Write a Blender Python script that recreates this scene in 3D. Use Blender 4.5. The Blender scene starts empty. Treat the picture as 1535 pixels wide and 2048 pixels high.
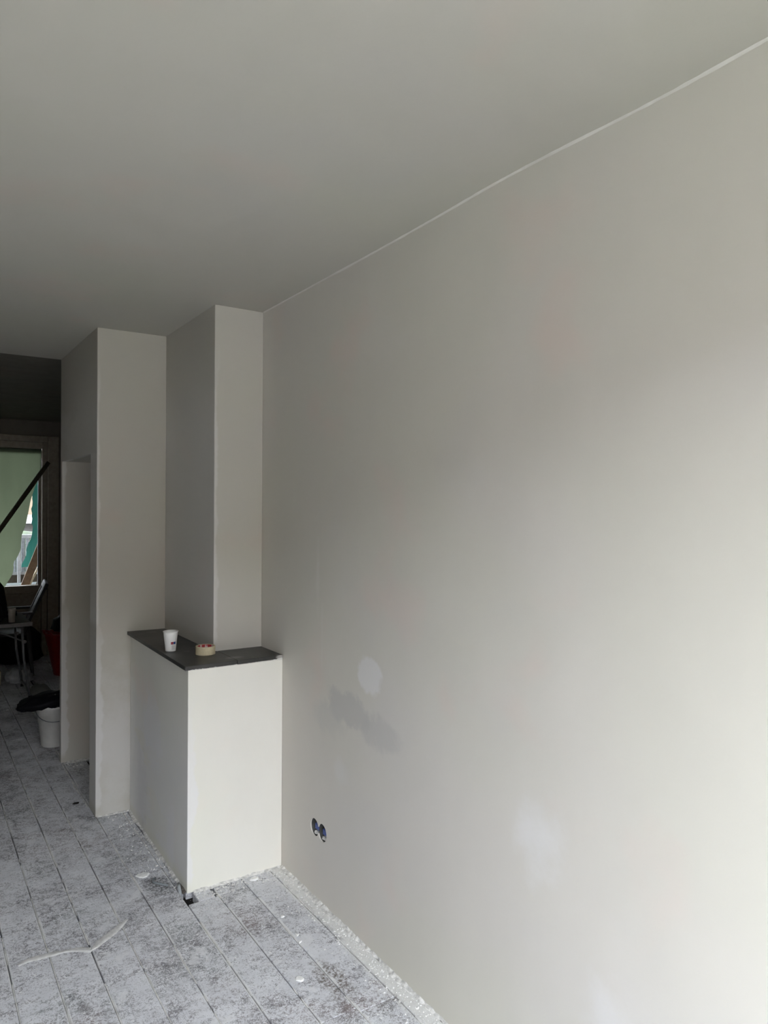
import bpy, bmesh, math, random
from mathutils import Vector, Matrix, noise as mnoise

S = bpy.context.scene
COL = S.collection
PI = math.pi
random.seed(7)

# ------------------------------------------------------------------ camera
F_PX = 1444.36
CAM_H = 1.65
cd = bpy.data.cameras.new('camera')
cam = bpy.data.objects.new('camera', cd)
COL.objects.link(cam)
cd.sensor_fit = 'HORIZONTAL'
cd.sensor_width = 36.0
cd.lens = F_PX / 1535 * 36.0
cd.clip_start = 0.02
cd.clip_end = 300
ya, pi_, ro = (math.radians(v) for v in (33.3884, -0.2153, 0.344))
fw = Vector((math.sin(ya) * math.cos(pi_), math.cos(ya) * math.cos(pi_), math.sin(pi_)))
r0 = Vector((math.cos(ya), -math.sin(ya), 0))
u0 = r0.cross(fw)
rr = r0 * math.cos(ro) + u0 * math.sin(ro)
uu = -r0 * math.sin(ro) + u0 * math.cos(ro)
cam.matrix_world = Matrix(((rr.x, uu.x, -fw.x, 0), (rr.y, uu.y, -fw.y, 0), (rr.z, uu.z, -fw.z, CAM_H), (0, 0, 0, 1)))
S.camera = cam

# ------------------------------------------------------------------ sky, light, exposure
SKY = 1.0
world = bpy.data.worlds.new('overcast_sky')
S.world = world
world.use_nodes = True
wn = world.node_tree
bg = wn.nodes['Background']
tc = wn.nodes.new('ShaderNodeTexCoord')
sx = wn.nodes.new('ShaderNodeSeparateXYZ')
mulc = wn.nodes.new('ShaderNodeMix')
mulc.data_type = 'RGBA'
mulc.inputs[6].default_value = (1.42, 1.445, 1.60, 1)
mulc.inputs[7].default_value = (1.42, 1.445, 1.60, 1)
wn.links.new(tc.outputs['Generated'], sx.inputs[0])
wn.links.new(sx.outputs['Z'], mulc.inputs[0])
wn.links.new(mulc.outputs[2], bg.inputs['Color'])
bg.inputs['Strength'].default_value = SKY

S.view_settings.view_transform = 'Standard'
S.view_settings.look = 'None'
S.view_settings.exposure = 3.9
S.view_settings.gamma = 1.0
S.view_settings.use_curve_mapping = False
S.cycles.use_denoising = True
S.cycles.max_bounces = 16
S.cycles.diffuse_bounces = 10
S.cycles.glossy_bounces = 4
S.cycles.transmission_bounces = 6
S.cycles.transparent_max_bounces = 12
S.cycles.sample_clamp_indirect = 8.0

# room measures (metres); camera stands at x=0, y=0 with its back to the street window
XR = 1.4465          # right wall
ZC = 2.608           # ceiling
YF = -0.60           # inner face of the street wall
XL = -2.45           # left wall
YE = 5.071           # where the passage block ends
YB = 8.80            # back wall of the rear room
XB = 1.95            # right wall of the rear room
WX0, WX1, WZ0, WZ1 = -1.1, 1.30, 0.16, 2.48     # street window opening


def portal(name, loc, sx_, sy_, rot):
    ld = bpy.data.lights.new(name, 'AREA')
    ld.shape = 'RECTANGLE'
    ld.size, ld.size_y = sx_, sy_
    ld.cycles.is_portal = True
    o = bpy.data.objects.new(name, ld)
    o.location = loc
    o.rotation_euler = rot
    COL.objects.link(o)


portal('window_portal', ((WX0 + WX1) / 2, YF - 0.24, (WZ0 + WZ1) / 2), WX1 - WX0, WZ1 - WZ0, (PI / 2, 0, 0))
portal('garden_door_portal', (0.55, YB + 0.27, 1.5), 1.5, 1.7, (-PI / 2, 0, 0))


# ------------------------------------------------------------------ helpers
def link(name, me, mat=None, parent=None, smooth=False):
    if mat:
        me.materials.append(mat)
    if smooth:
        for p in me.polygons:
            p.use_smooth = True
    o = bpy.data.objects.new(name, me)
    COL.objects.link(o)
    if parent:
        o.parent = parent
    return o


def obj(name, bm, mat=None, parent=None, smooth=False):
    me = bpy.data.meshes.new(name)
    bmesh.ops.recalc_face_normals(bm, faces=bm.faces)
    bm.to_mesh(me)
    bm.free()
    return link(name, me, mat, parent, smooth)


def empty(name, loc=(0, 0, 0), rz=0.0):
    o = bpy.data.objects.new(name, None)
    o.location = loc
    o.rotation_euler = (0, 0, rz)
    o.empty_display_size = 0.05
    COL.objects.link(o)
    return o


def tag(o, label=None, cat=None, group=None, kind=None):
    if label:
        o['label'] = label
    if cat:
        o['category'] = cat
    if group:
        o['group'] = group
    if kind:
        o['kind'] = kind
    return o


def structure(o):
    o['kind'] = 'structure'
    return o


def box(bm, x0, x1, y0, y1, z0, z1, M=None):
    vs = [Vector((x, y, z)) for z in (z0, z1) for y in (y0, y1) for x in (x0, x1)]
    if M:
        vs = [M @ v for v in vs]
    v = [bm.verts.new(c) for c in vs]
    for f in ((0, 2, 3, 1), (4, 5, 7, 6), (0, 1, 5, 4), (2, 6, 7, 3), (0, 4, 6, 2), (1, 3, 7, 5)):
        bm.faces.new([v[i] for i in f])
    return v


def bevelled_box(x0, x1, y0, y1, z0, z1, b=0.003, seg=1, M=None):
    bm = bmesh.new()
    box(bm, x0, x1, y0, y1, z0, z1)
    if b:
        bmesh.ops.bevel(bm, geom=bm.edges[:], offset=b, segments=seg, affect='EDGES', profile=0.5)
    if M:
        bm.transform(M)
    return bm


def tube(bm, pts, r, n=8, caps=True):
    pts = [Vector(p) for p in pts]
    rings = []
    for i, p in enumerate(pts):
        d = (pts[min(i + 1, len(pts) - 1)] - pts[max(i - 1, 0)]).normalized()
        a = d.orthogonal().normalized() if abs(d.z) > .95 else d.cross(Vector((0, 0, 1))).normalized()
        b = d.cross(a)
        rad = r[i] if isinstance(r, (list, tuple)) else r
        rings.append([bm.verts.new(p + (a * math.cos(t) + b * math.sin(t)) * rad) for t in [2 * PI * k / n for k in range(n)]])
    for q in range(len(rings) - 1):
        for k in range(n):
            bm.faces.new((rings[q][k], rings[q][(k + 1) % n], rings[q + 1][(k + 1) % n], rings[q + 1][k]))
    if caps:
        bm.faces.new(rings[0][::-1])
        bm.faces.new(rings[-1])


def lathe(prof, n=40, cx=0, cy=0, closed=False):
    """prof: list of (radius, z)"""
    bm = bmesh.new()
    rings = []
    for r, z in prof:
        if r < 1e-6:
            rings.append([bm.verts.new((cx, cy, z))])
        else:
            rings.append([bm.verts.new((cx + r * math.cos(2 * PI * k / n), cy + r * math.sin(2 * PI * k / n), z)) for k in range(n)])
    pairs = list(zip(rings[:-1], rings[1:]))
    if closed:
        pairs.append((rings[-1], rings[0]))
    for a, b in pairs:
        for k in range(n):
            k2 = (k + 1) % n
            if len(a) == 1 and len(b) > 1:
                bm.faces.new((a[0], b[k2], b[k]))
            elif len(b) == 1 and len(a) > 1:
                bm.faces.new((a[k], a[k2], b[0]))
            elif len(a) > 1:
                bm.faces.new((a[k], a[k2], b[k2], b[k]))
    return bm


def round_poly(pts):
    """pts: (x, y, r) in order; corners with r > 0 become arcs of radius r"""
    out = []
    n = len(pts)
    for i, (x, y, r) in enumerate(pts):
        p = Vector((x, y))
        if r <= 0:
            out.append((x, y))
            continue
        a = (Vector(pts[i - 1][:2]) - p).normalized()
        b = (Vector(pts[(i + 1) % n][:2]) - p).normalized()
        for k in range(5):
            t = k / 4
            # quadratic arc
            q = (p + a * r) * (1 - t) ** 2 + p * 2 * t * (1 - t) + (p + b * r) * t * t
            out.append((q.x, q.y))
    return out


def prism(bm, poly, z0, z1, bottom=True, top=True):
    lo = [bm.verts.new((x, y, z0)) for x, y in poly]
    hi = [bm.verts.new((x, y, z1)) for x, y in poly]
    n = len(poly)
    for i in range(n):
        j = (i + 1) % n
        bm.faces.new((lo[i], lo[j], hi[j], hi[i]))
    if top:
        bm.faces.new(hi)
    if bottom:
        bm.faces.new(lo[::-1])


def blob(cx, cy, cz, rx, ry, rz, seed, rough=.25, sub=3, flat=True, freq=3.0):
    """lumpy soft body: sacks, bags, cloth bundles"""
    bm = bmesh.new()
    bmesh.ops.create_icosphere(bm, subdivisions=sub, radius=1.0)
    for v in bm.verts:
        d = v.co.normalized()
        k = 1 + rough * mnoise.noise(d * freq + Vector((seed, seed * 2, 1))) + rough * .5 * abs(mnoise.noise(d * freq * 2.7 + Vector((seed, 3, 1))))
        p = d * k
        z = p.z * rz
        if flat and z < 0:
            z *= .15
        v.co = Vector((cx + p.x * rx, cy + p.y * ry, cz + z))
    if flat:
        mz = min(v.co.z for v in bm.verts)
        for v in bm.verts:
            v.co.z += cz - mz
    return bm


# ------------------------------------------------------------------ material helpers
class NT:
    def __init__(self, name):
        self.m = bpy.data.materials.new(name)
        self.m.use_nodes = True
        self.t = self.m.node_tree
        self.b = self.t.nodes['Principled BSDF']
        self.out = self.t.nodes['Material Output']

    def n(self, typ, **kw):
        nd = self.t.nodes.new(typ)
        for k, v in kw.items():
            setattr(nd, k, v)
        return nd

    def l(self, a, b):
        self.t.links.new(a, b)

    def pos(self):
        return self.n('ShaderNodeNewGeometry').outputs['Position']

    def objco(self):
        return self.n('ShaderNodeTexCoord').outputs['Object']

    def mapping(self, vec, scale=(1, 1, 1), loc=(0, 0, 0)):
        mp = self.n('ShaderNodeMapping')
        mp.inputs['Scale'].default_value = scale
        mp.inputs['Location'].default_value = loc
        self.l(vec, mp.inputs['Vector'])
        return mp.outputs[0]

    def noise(self, vec, scale, detail=4, rough=.55, dist=0.0):
        t = self.n('ShaderNodeTexNoise')
        t.inputs['Scale'].default_value = scale
        t.inputs['Detail'].default_value = detail
        t.inputs['Roughness'].default_value = rough
        t.inputs['Distortion'].default_value = dist
        self.l(vec, t.inputs['Vector'])
        return t.outputs['Fac']

    def ramp(self, v, a, b, lo=0.0, hi=1.0, smooth=True):
        r = self.n('ShaderNodeMapRange')
        r.interpolation_type = 'SMOOTHSTEP' if smooth else 'LINEAR'
        r.inputs['From Min'].default_value = a
        r.inputs['From Max'].default_value = b
        r.inputs['To Min'].default_value = lo
        r.inputs['To Max'].default_value = hi
        self.l(v, r.inputs['Value'])
        return r.outputs[0]

    def math(self, op, a, b=None):
        m = self.n('ShaderNodeMath')
        m.operation = op
        for i, v in enumerate((a, b)):
            if v is None:
                continue
            if isinstance(v, (int, float)):
                m.inputs[i].default_value = v
            else:
                self.l(v, m.inputs[i])
        return m.outputs[0]

    def mix(self, f, a, b):
        m = self.n('ShaderNodeMix')
        m.data_type = 'RGBA'
        if isinstance(f, (int, float)):
            m.inputs[0].default_value = f
        else:
            self.l(f, m.inputs[0])
        for i, v in ((6, a), (7, b)):
            if isinstance(v, tuple):
                m.inputs[i].default_value = (*v[:3], 1)
            else:
                self.l(v, m.inputs[i])
        return m.outputs[2]

    def color(self, c):
        if isinstance(c, tuple):
            self.b.inputs['Base Color'].default_value = (*c[:3], 1)
        else:
            self.l(c, self.b.inputs['Base Color'])

    def bump(self, h, strength=.2, dist=.01, normal=None):
        b = self.n('ShaderNodeBump')
        b.inputs['Strength'].default_value = strength
        b.inputs['Distance'].default_value = dist
        self.l(h, b.inputs['Height'])
        if normal is not None:
            self.l(normal, b.inputs['Normal'])
        self.l(b.outputs[0], self.b.inputs['Normal'])
        return b.outputs[0]

    def rough(self, v):
        self.b.inputs['Roughness'].default_value = v

    def spec(self, v):
        self.b.inputs['Specular IOR Level'].default_value = v

    def blob_mask(self, c, r, seed_vec, wob=.35, soft=(0.55, 1.1)):
        """soft-edged irregular patch around world point c with radii r"""
        sub = self.n('ShaderNodeVectorMath', operation='SUBTRACT')
        self.l(self.P, sub.inputs[0])
        sub.inputs[1].default_value = c
        div = self.n('ShaderNodeVectorMath', operation='DIVIDE')
        self.l(sub.outputs[0], div.inputs[0])
        div.inputs[1].default_value = r
        ln = self.n('ShaderNodeVectorMath', operation='LENGTH')
        self.l(div.outputs[0], ln.inputs[0])
        w = self.math('MULTIPLY', self.math('SUBTRACT', self.WN, 0.5), wob * 2)
        return self.ramp(self.math('ADD', ln.outputs['Value'], w), soft[0], soft[1], 1, 0)


def simple(name, c, rough=.6, spec=.3, metal=0.0, var=.12, scale=30, bump=.05):
    m = NT(name)
    o = m.objco()
    nz = m.noise(o, scale)
    f = m.ramp(nz, .25, .75)
    m.color(m.mix(f, tuple(x * (1 - var) for x in c), tuple(min(1, x * (1 + var)) for x in c)))
    m.rough(rough)
    m.spec(spec)
    m.b.inputs['Metallic'].default_value = metal
    if bump:
        m.bump(nz, bump, .003)
    return m.m


PLASTER = (0.625, 0.598, 0.548)


def plaster(name, base=PLASTER, tints=True, blobs=(), edges=(), bump=.12):
    """skim-coat plaster: faint drying tints, given patches [(centre, radii, colour, amount, soft)],
    pale dried bands [(axis, value, width, z0, z1)] along corner beads"""
    m = NT(name)
    P = m.P = m.pos()
    m.WN = m.noise(P, 11.0, 5, .6)
    big = m.noise(P, 0.85, 2)
    mid = m.noise(m.mapping(P, loc=(5, 3, 1)), 1.9, 3)
    c = base
    pink = tuple(a * b for a, b in zip(base, (1.05, .965, .945)))
    green = tuple(a * b for a, b in zip(base, (.985, 1.0, .965)))
    grey = tuple(a * b for a, b in zip(base, (.97, .98, 1.01)))
    col = m.mix(m.ramp(big, .35, .6), green, base)
    col = m.mix(m.ramp(mid, .55, .72, 0, .8), col, pink)
    col = m.mix(m.ramp(m.noise(m.mapping(P, loc=(1, 8, 4)), 1.3, 3), .5, .75, 0, .7), col, grey)
    fine = m.noise(m.mapping(P, scale=(1, 1, .6)), 9, 4)
    col = m.mix(m.ramp(fine, .3, .7, 0.0, .05), col, (.5, .48, .44))
    for (ce, ra, cc, am, so) in blobs:
        mk = m.blob_mask(ce, ra, None, .75, so)
        mk = m.math('MULTIPLY', mk, am)
        col = m.mix(mk, col, cc)
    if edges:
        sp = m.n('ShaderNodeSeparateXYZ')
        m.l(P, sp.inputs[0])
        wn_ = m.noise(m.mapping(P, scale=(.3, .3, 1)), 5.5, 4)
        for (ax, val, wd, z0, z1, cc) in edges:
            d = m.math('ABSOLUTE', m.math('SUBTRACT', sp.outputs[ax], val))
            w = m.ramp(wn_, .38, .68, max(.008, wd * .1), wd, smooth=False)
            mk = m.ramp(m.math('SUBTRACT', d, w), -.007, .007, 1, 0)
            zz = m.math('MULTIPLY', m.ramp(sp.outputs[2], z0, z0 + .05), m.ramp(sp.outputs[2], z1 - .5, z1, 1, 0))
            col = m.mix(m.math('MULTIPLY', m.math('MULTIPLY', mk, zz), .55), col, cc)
    m.color(col)
    m.rough(.82)
    m.spec(.22)
    wave = m.noise(m.mapping(P, scale=(1, 1, 1)), 3.2, 3, .45)
    grain = m.noise(P, 60, 3)
    h = m.math('ADD', m.math('MULTIPLY', wave, 1.0), m.math('MULTIPLY', grain, .03))
    m.bump(h, bump, .05)
    return m.m


PALE = (.78, .78, .80)
M_WALL = plaster('skim_plaster_wall', blobs=[
    ((XR, 2.45, .862), (.3, .23, .078), (.50, .49, .465), .75, (.62, 1.02)),
    ((XR, 2.21, .822), (.3, .15, .075), (.51, .50, .475), .65, (.5, 1.05)),
    ((XR, 2.60, .80), (.3, .16, .09), (.54, .53, .50), .5, (.4, 1.1)),
    ((XR, 2.296, 1.022), (.3, .095, .088), (.72, .71, .70), .75, (.6, .95)),
    ((XR, 2.70, 1.38), (.3, .025, .16), (.68, .66, .61), .5, (.2, 1.1)),
    ((XR, 2.66, 1.12), (.3, .012, .22), (.66, .64, .59), .35, (.2, 1.1)),
    ((XR, 1.42, .75), (.3, .10, .14), (.72, .72, .72), .5, (.1, 1.2)),
    ((XR, 1.17, .36), (.3, .10, .14), (.72, .72, .73), .4, (.1, 1.2)),
    ((XR, 2.50, .60), (.3, .07, .06), (.66, .65, .63), .4, (.2, 1.1)),
])
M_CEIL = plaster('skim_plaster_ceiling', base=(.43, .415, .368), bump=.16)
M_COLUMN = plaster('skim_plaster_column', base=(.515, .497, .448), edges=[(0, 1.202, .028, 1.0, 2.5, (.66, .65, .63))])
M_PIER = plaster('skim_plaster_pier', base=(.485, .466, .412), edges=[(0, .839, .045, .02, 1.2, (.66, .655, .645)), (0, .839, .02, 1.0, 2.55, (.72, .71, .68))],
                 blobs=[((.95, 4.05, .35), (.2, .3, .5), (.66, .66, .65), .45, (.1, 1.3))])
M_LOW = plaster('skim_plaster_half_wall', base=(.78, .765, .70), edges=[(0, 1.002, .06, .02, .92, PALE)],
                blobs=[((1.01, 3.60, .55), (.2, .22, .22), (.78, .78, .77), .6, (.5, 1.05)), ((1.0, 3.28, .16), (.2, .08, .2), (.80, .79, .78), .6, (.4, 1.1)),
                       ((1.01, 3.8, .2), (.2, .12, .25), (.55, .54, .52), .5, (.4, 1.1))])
M_REARWALL = plaster('shaded_plaster_rear', base=(.17, .155, .13))  # rear room's gloom put into a darker wall colour
M_REARCEIL = plaster('shaded_plaster_rear_ceiling', base=(.13, .12, .10))  # shade beyond the passage block put into the ceiling colour
M_TRIM = simple('cream_painted_timber', (.30, .27, .21), .5, .4)


def board_mat():
    m = NT('dusty_floorboard')
    m.P = P = m.pos()
    O = m.objco()
    at = m.n('ShaderNodeObjectInfo')
    rnd = at.outputs['Random']
    so = m.n('ShaderNodeSeparateXYZ')
    m.l(O, so.inputs[0])
    sp = m.n('ShaderNodeSeparateXYZ')
    m.l(P, sp.inputs[0])
    # worn timber
    gr = m.noise(m.mapping(P, scale=(40, 2.2, 1)), 2.0, 5, .6)
    wood = m.mix(m.ramp(gr, .3, .7), (.115, .108, .116), (.27, .255, .262))
    wood = m.mix(m.ramp(m.noise(P, 2.3, 3), .5, .68), wood, (.17, .125, .115))
    wood = m.mix(m.ramp(m.noise(m.mapping(P, loc=(3, 9, 0)), 2.9, 3), .52, .7, 0, .7), wood, (.14, .16, .15))
    # trodden plaster dust in several sizes of blotch
    n1 = m.noise(P, 3.2, 3, .5)
    n2 = m.noise(m.mapping(P, scale=(1, 1.35, 1), loc=(2, 1, 0)), 26, 6, .72, .4)
    n3 = m.noise(P, 95, 5, .75)
    n4 = m.noise(m.mapping(P, loc=(7, 2, 0)), 9, 5, .65, .8)
    n5 = m.noise(m.mapping(P, loc=(1, 6, 0)), 240, 3, .6)
    s = m.math('ADD', m.math('MULTIPLY', n1, .42), m.math('ADD', m.math('MULTIPLY', n2, .60), m.math('ADD', m.math('MULTIPLY', n3, .72), m.math('MULTIPLY', n4, .42))))
    s = m.math('ADD', s, m.math('MULTIPLY', m.math('SUBTRACT', rnd, .5), .08))
    s = m.math('ADD', s, m.math('MULTIPLY', m.math('SUBTRACT', n5, .5), .75))
    dust = m.ramp(s, .88, 1.16)
    # rear room's shade painted into the boards: dust thinned towards the back
    dust = m.math('MULTIPLY', dust, m.ramp(sp.outputs[1], 5.2, 6.6, 1, .75))
    dustc = m.mix(m.ramp(m.noise(P, 14, 4), .3, .7), (.68, .685, .715), (.80, .805, .83))
    col = m.mix(m.math('MULTIPLY', dust, .93), wood, dustc)
    # film of dust over everything, thinned at the rear by the same painted shade
    col = m.mix(m.math('MULTIPLY', m.ramp(n4, .35, .65, .12, .38), m.ramp(sp.outputs[1], 5.2, 6.6, 1, .8)), col, (.50, .51, .53))
    # bright splashes of set plaster
    v = m.n('ShaderNodeTexVoronoi')
    v.inputs['Scale'].default_value = 30
    m.l(m.mapping(P, loc=(.3, .1, 0)), v.inputs['Vector'])
    spl = m.math('MULTIPLY', m.ramp(v.outputs['Distance'], .10, .17, 1, 0), m.ramp(m.noise(P, 7, 2), .52, .6))
    col = m.mix(m.math('MULTIPLY', spl, .8), col, (.78, .78, .77))
    big = m.ramp(m.noise(m.mapping(P, loc=(4, 4, 0)), 7.5, 5, .6, .6), .60, .66)
    col = m.mix(m.math('MULTIPLY', big, .75), col, (.68, .68, .69))
    # plaster band swept against the long wall
    wb = m.ramp(m.math('ADD', sp.outputs[0], m.math('MULTIPLY', m.math('SUBTRACT', n4, .5), .09)), XR - .085, XR - .045)
    wb = m.math('MULTIPLY', wb, m.ramp(sp.outputs[1], 4.0, 4.1, 1, 0))
    col = m.mix(m.math('MULTIPLY', wb, .85), col, (.70, .695, .67))
    # grime by the corner of the half wall
    m.WN = n2
    gm = m.blob_mask((.925, 3.16, 0), (.075, .10, .1), None, .6, (.4, 1.1))
    col = m.mix(m.math('MULTIPLY', gm, m.ramp(n3, .38, .6, .9, .2)), col, (.075, .075, .07))
    gm = m.blob_mask((1.25, 2.20, 0), (.06, .16, .1), None, .6, (.4, 1.1))
    col = m.mix(m.math('MULTIPLY', gm, m.ramp(n3, .42, .58, .85, .1)), col, (.15, .125, .105))
    # filler pressed along board edges
    ex = m.math('ABSOLUTE', so.outputs[0])
    ed = m.math('MULTIPLY', m.ramp(ex, .0585, .0625), m.ramp(m.noise(m.mapping(P, scale=(1, .5, 1)), 12, 4), .44, .56))
    col = m.mix(m.math('MULTIPLY', ed, .8), col, (.74, .74, .73))
    m.color(col)
    m.rough(.78)
    m.spec(.15)
    m.bump(m.math('ADD', s, m.math('MULTIPLY', spl, .4)), .35, .004)
    return m.m


M_BOARD = board_mat()
M_SUB = simple('dark_subfloor', (.03, .027, .025), .9, .1)
M_RUBBLE = simple('plaster_rubble', (.62, .61, .585), .9, .15, var=.35, scale=55, bump=.4)
M_CRUMB = simple('plaster_crumb', (.66, .65, .63), .9, .15, var=.25, scale=20)
M_DARKDIRT = simple('dark_floor_dirt', (.14, .125, .11), .9, .1, var=.5, scale=60, bump=.5)
M_WHITE_CHIP = simple('white_plaster_chip', (.80, .80, .78), .8, .2)


def slate_mat():
    m = NT('dark_slate')
    P = m.pos()
    n = m.noise(P, 5, 5, .6)
    c = m.mix(m.ramp(n, .35, .7), (.030, .030, .028), (.060, .059, .055))
    dust = m.ramp(m.noise(m.mapping(P, loc=(2, 2, 2)), 11, 6, .7), .55, .8, 0, .35)
    c = m.mix(dust, c, (.30, .295, .28))
    m.P = P
    m.WN = m.noise(P, 20, 4)
    mk = m.blob_mask((1.235, 3.09, .975), (.05, .03, .03), None, .4, (.3, 1.1))
    c = m.mix(m.math('MULTIPLY', mk, .35), c, (.35, .345, .33))
    mk = m.blob_mask((1.435, 3.035, .968), (.03, .02, .012), None, .5, (.4, 1.1))
    c = m.mix(m.math('MULTIPLY', mk, .8), c, (.42, .41, .39))
    m.color(c)
    m.rough(.42)
    m.spec(.45)
    m.bump(m.noise(P, 45, 5), .08, .003)
    return m.m


M_SLATE = slate_mat()


def glass_mat(name, tint=(1, 1, 1)):
    m = NT(name)
    fr = m.n('ShaderNodeFresnel')
    bf = m.n('ShaderNodeNewGeometry').outputs['Backfacing']   # thin pane: same reflectance from both sides
    m.l(m.math('ADD', m.math('MULTIPLY', bf, 1 / 1.45 - 1.45), 1.45), fr.inputs['IOR'])
    tr = m.n('ShaderNodeBsdfTransparent')
    tr.inputs['Color'].default_value = (*tint, 1)
    gl = m.n('ShaderNodeBsdfGlossy')
    gl.inputs['Roughness'].default_value = .02
    mx = m.n('ShaderNodeMixShader')
    m.l(fr.outputs[0], mx.inputs[0])
    m.l(tr.outputs[0], mx.inputs[1])
    m.l(gl.outputs[0], mx.inputs[2])
    m.l(mx.outputs[0], m.out.inputs['Surface'])
    m.t.nodes.remove(m.b)
    return m.m


M_GLASS = glass_mat('clear_glass', (.94, .96, .95))


def sheet_mat(name, c_dif, c_tra, mixf=.7):
    m = NT(name)
    P = m.pos()
    n = m.noise(m.mapping(P, scale=(2, 2, .8)), 3, 4)
    d = m.n('ShaderNodeBsdfDiffuse')
    t = m.n('ShaderNodeBsdfTranslucent')
    d.inputs[0].default_value = (*c_dif, 1)
    m.l(m.mix(m.ramp(n, .3, .7), tuple(x * .85 for x in c_tra), c_tra), t.inputs[0])
    mx = m.n('ShaderNodeMixShader')
    mx.inputs[0].default_value = mixf
    m.l(d.outputs[0], mx.inputs[1])
    m.l(t.outputs[0], mx.inputs[2])
    m.l(mx.outputs[0], m.out.inputs['Surface'])
    m.t.nodes.remove(m.b)
    return m.m


M_SHEET = sheet_mat('green_tinged_plastic', (.14, .15, .12), (.085, .103, .064))

# ------------------------------------------------------------------ large structure
# floor: dark subfloor and loose boards, each board its own piece
bm = bmesh.new()
box(bm, XL - .1, XB + .1, YF - .1, YB + .1, -.14, -.042)
floor = structure(obj('floor', bm, M_SUB))

seams = [1.4465, 1.385, 1.2455, 1.112, .978, .8425, .710, .576, .440, .306]
while seams[-1] > XL:
    seams.append(seams[-1] - .1345)
mesh_cache = {}


def board(x0, x1, y0, y1, dz=0.0):
    w, L = x1 - x0 - .0046, y1 - y0 - .002
    key = (round(w, 3), round(L, 2))
    if key not in mesh_cache:
        bm = bevelled_box(-w / 2, w / 2, -L / 2, L / 2, -.04, 0, .0022)
        me = bpy.data.meshes.new('floorboard')
        bm.to_mesh(me)
        bm.free()
        me.materials.append(M_BOARD)
        mesh_cache[key] = me
    o = bpy.data.objects.new('floorboard', mesh_cache[key])
    o.location = ((x0 + x1) / 2, (y0 + y1) / 2, dz)
    o.parent = floor
    COL.objects.link(o)


rb = random.Random(3)
for x1, x0 in zip(seams[:-1], seams[1:]):
    x0c = max(x0, XL)
    dz = -rb.uniform(0, .0018)
    if x1 > 1.40:                                   # narrow closing strip at the wall
        board(x0, x1 - .003, YF, 4.06, -.001)
    elif x1 > 1.20:       # two boards butted at y = 2.02
        board(x0, x1, YF, 2.036 if x1 < 1.3 else 2.014, dz)
        board(x0, x1, 2.036 if x1 < 1.3 else 2.014, 3.036 if x1 < 1.3 else 3.036, dz - .0006)
        board(x0, x1, 3.036, YB, -.001)
    elif abs(x1 - 1.112) < .01:                     # cut short at the foot of the half wall, leaving a hole
        board(x0, x1, YF, 2.948, dz)
        board(1.024, 1.100, 2.950, 3.034, -.001)
        board(.978, 1.0035, 3.075, 4.05, -.004)
        board(1.004, x1, 3.06, YB, -.001)
    elif x1 > .2:
        cut = 5.6 + rb.uniform(-.3, 1.4)
        board(x0c, x1, YF, cut, dz)
        board(x0c, x1, cut, YB, dz)
    else:
        cut = rb.uniform(1.2, 4.5)
        board(x0c, x1, YF, cut, dz)
        board(x0c, x1, cut, YB, dz)
for k in range(4):                                  # rear room runs wider behind the passage block
    board(1.4465 + k * .1345 - .06, 1.4465 + (k + 1) * .1345 - .06, YE + .01, YB, -.001)

# right wall with two overlapping round holes for socket boxes
SOCK = [(2.716, .298), (2.648, .298)]
SR = .0365


def sock_outline():
    c0, c1 = SOCK
    d = (c0[0] - c1[0]) / 2
    if d < SR:
        a = math.acos(d / SR)
        pts = []
        for k in range(29):                          # hole further from the camera, +y side
            t = a + (2 * PI - 2 * a) * k / 28
            pts.append((c0[0] - SR * math.cos(t), c0[1] + SR * math.sin(t)))
        for k in range(1, 28):
            t = a + (2 * PI - 2 * a) * k / 28
            pts.append((c1[0] + SR * math.cos(t), c1[1] - SR * math.sin(t)))
        return pts


bm = bmesh.new()
y0, y1 = YF, YE + 0.0
# wall face as panels around a small square that holds the holes
sy0, sy1, sz0, sz1 = 2.58, 2.79, .22, .38
hole = sock_outline()
rect = [(sy0, sz0), (sy1, sz0), (sy1, sz1), (sy0, sz1)]
ev = []
rv = [bm.verts.new((XR, y, z)) for y, z in rect]
hv = [bm.verts.new((XR, y, z)) for y, z in hole]
for ring in (rv, hv):
    for i in range(len(ring)):
        ev.append(bm.edges.new((ring[i], ring[(i + 1) % len(ring)])))
bmesh.ops.triangle_fill(bm, edges=ev, use_beauty=True)
# reveal of the hole
hb = [bm.verts.new((XR + .005, y, z)) for y, z in hole]
for i in range(len(hv)):
    j = (i + 1) % len(hv)
    bm.faces.new((hv[i], hv[j], hb[j], hb[i]))
ys = [y0, sy0, sy1, y1]
zs = [-.045, sz0, sz1, ZC + .05]
for i in range(3):
    for j in range(3):
        if (i, j) == (1, 1):
            continue
        bm.faces.new([bm.verts.new((XR, y, z)) for y, z in ((ys[i], zs[j]), (ys[i + 1], zs[j]), (ys[i + 1], zs[j + 1]), (ys[i], zs[j + 1]))])
bmesh.ops.remove_doubles(bm, verts=bm.verts, dist=1e-5)
for f in bm.faces:
    f.normal_update()
wall_right = structure(obj('wall_right', bm, M_WALL))
bm = bmesh.new()
prism(bm, [(XR + .16, y0), (XR + .16, y1), (XR + .2, y1), (XR + .2, y0)], -.05, ZC + .05)
o = obj('masonry_backing', bm, M_SUB, wall_right)

# ceiling with a slight sag along the wall
def sag(y):
    return .009 * math.exp(-((y - 1.55) / .35) ** 2) - .005 * math.exp(-((y - 1.05) / .25) ** 2)


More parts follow.
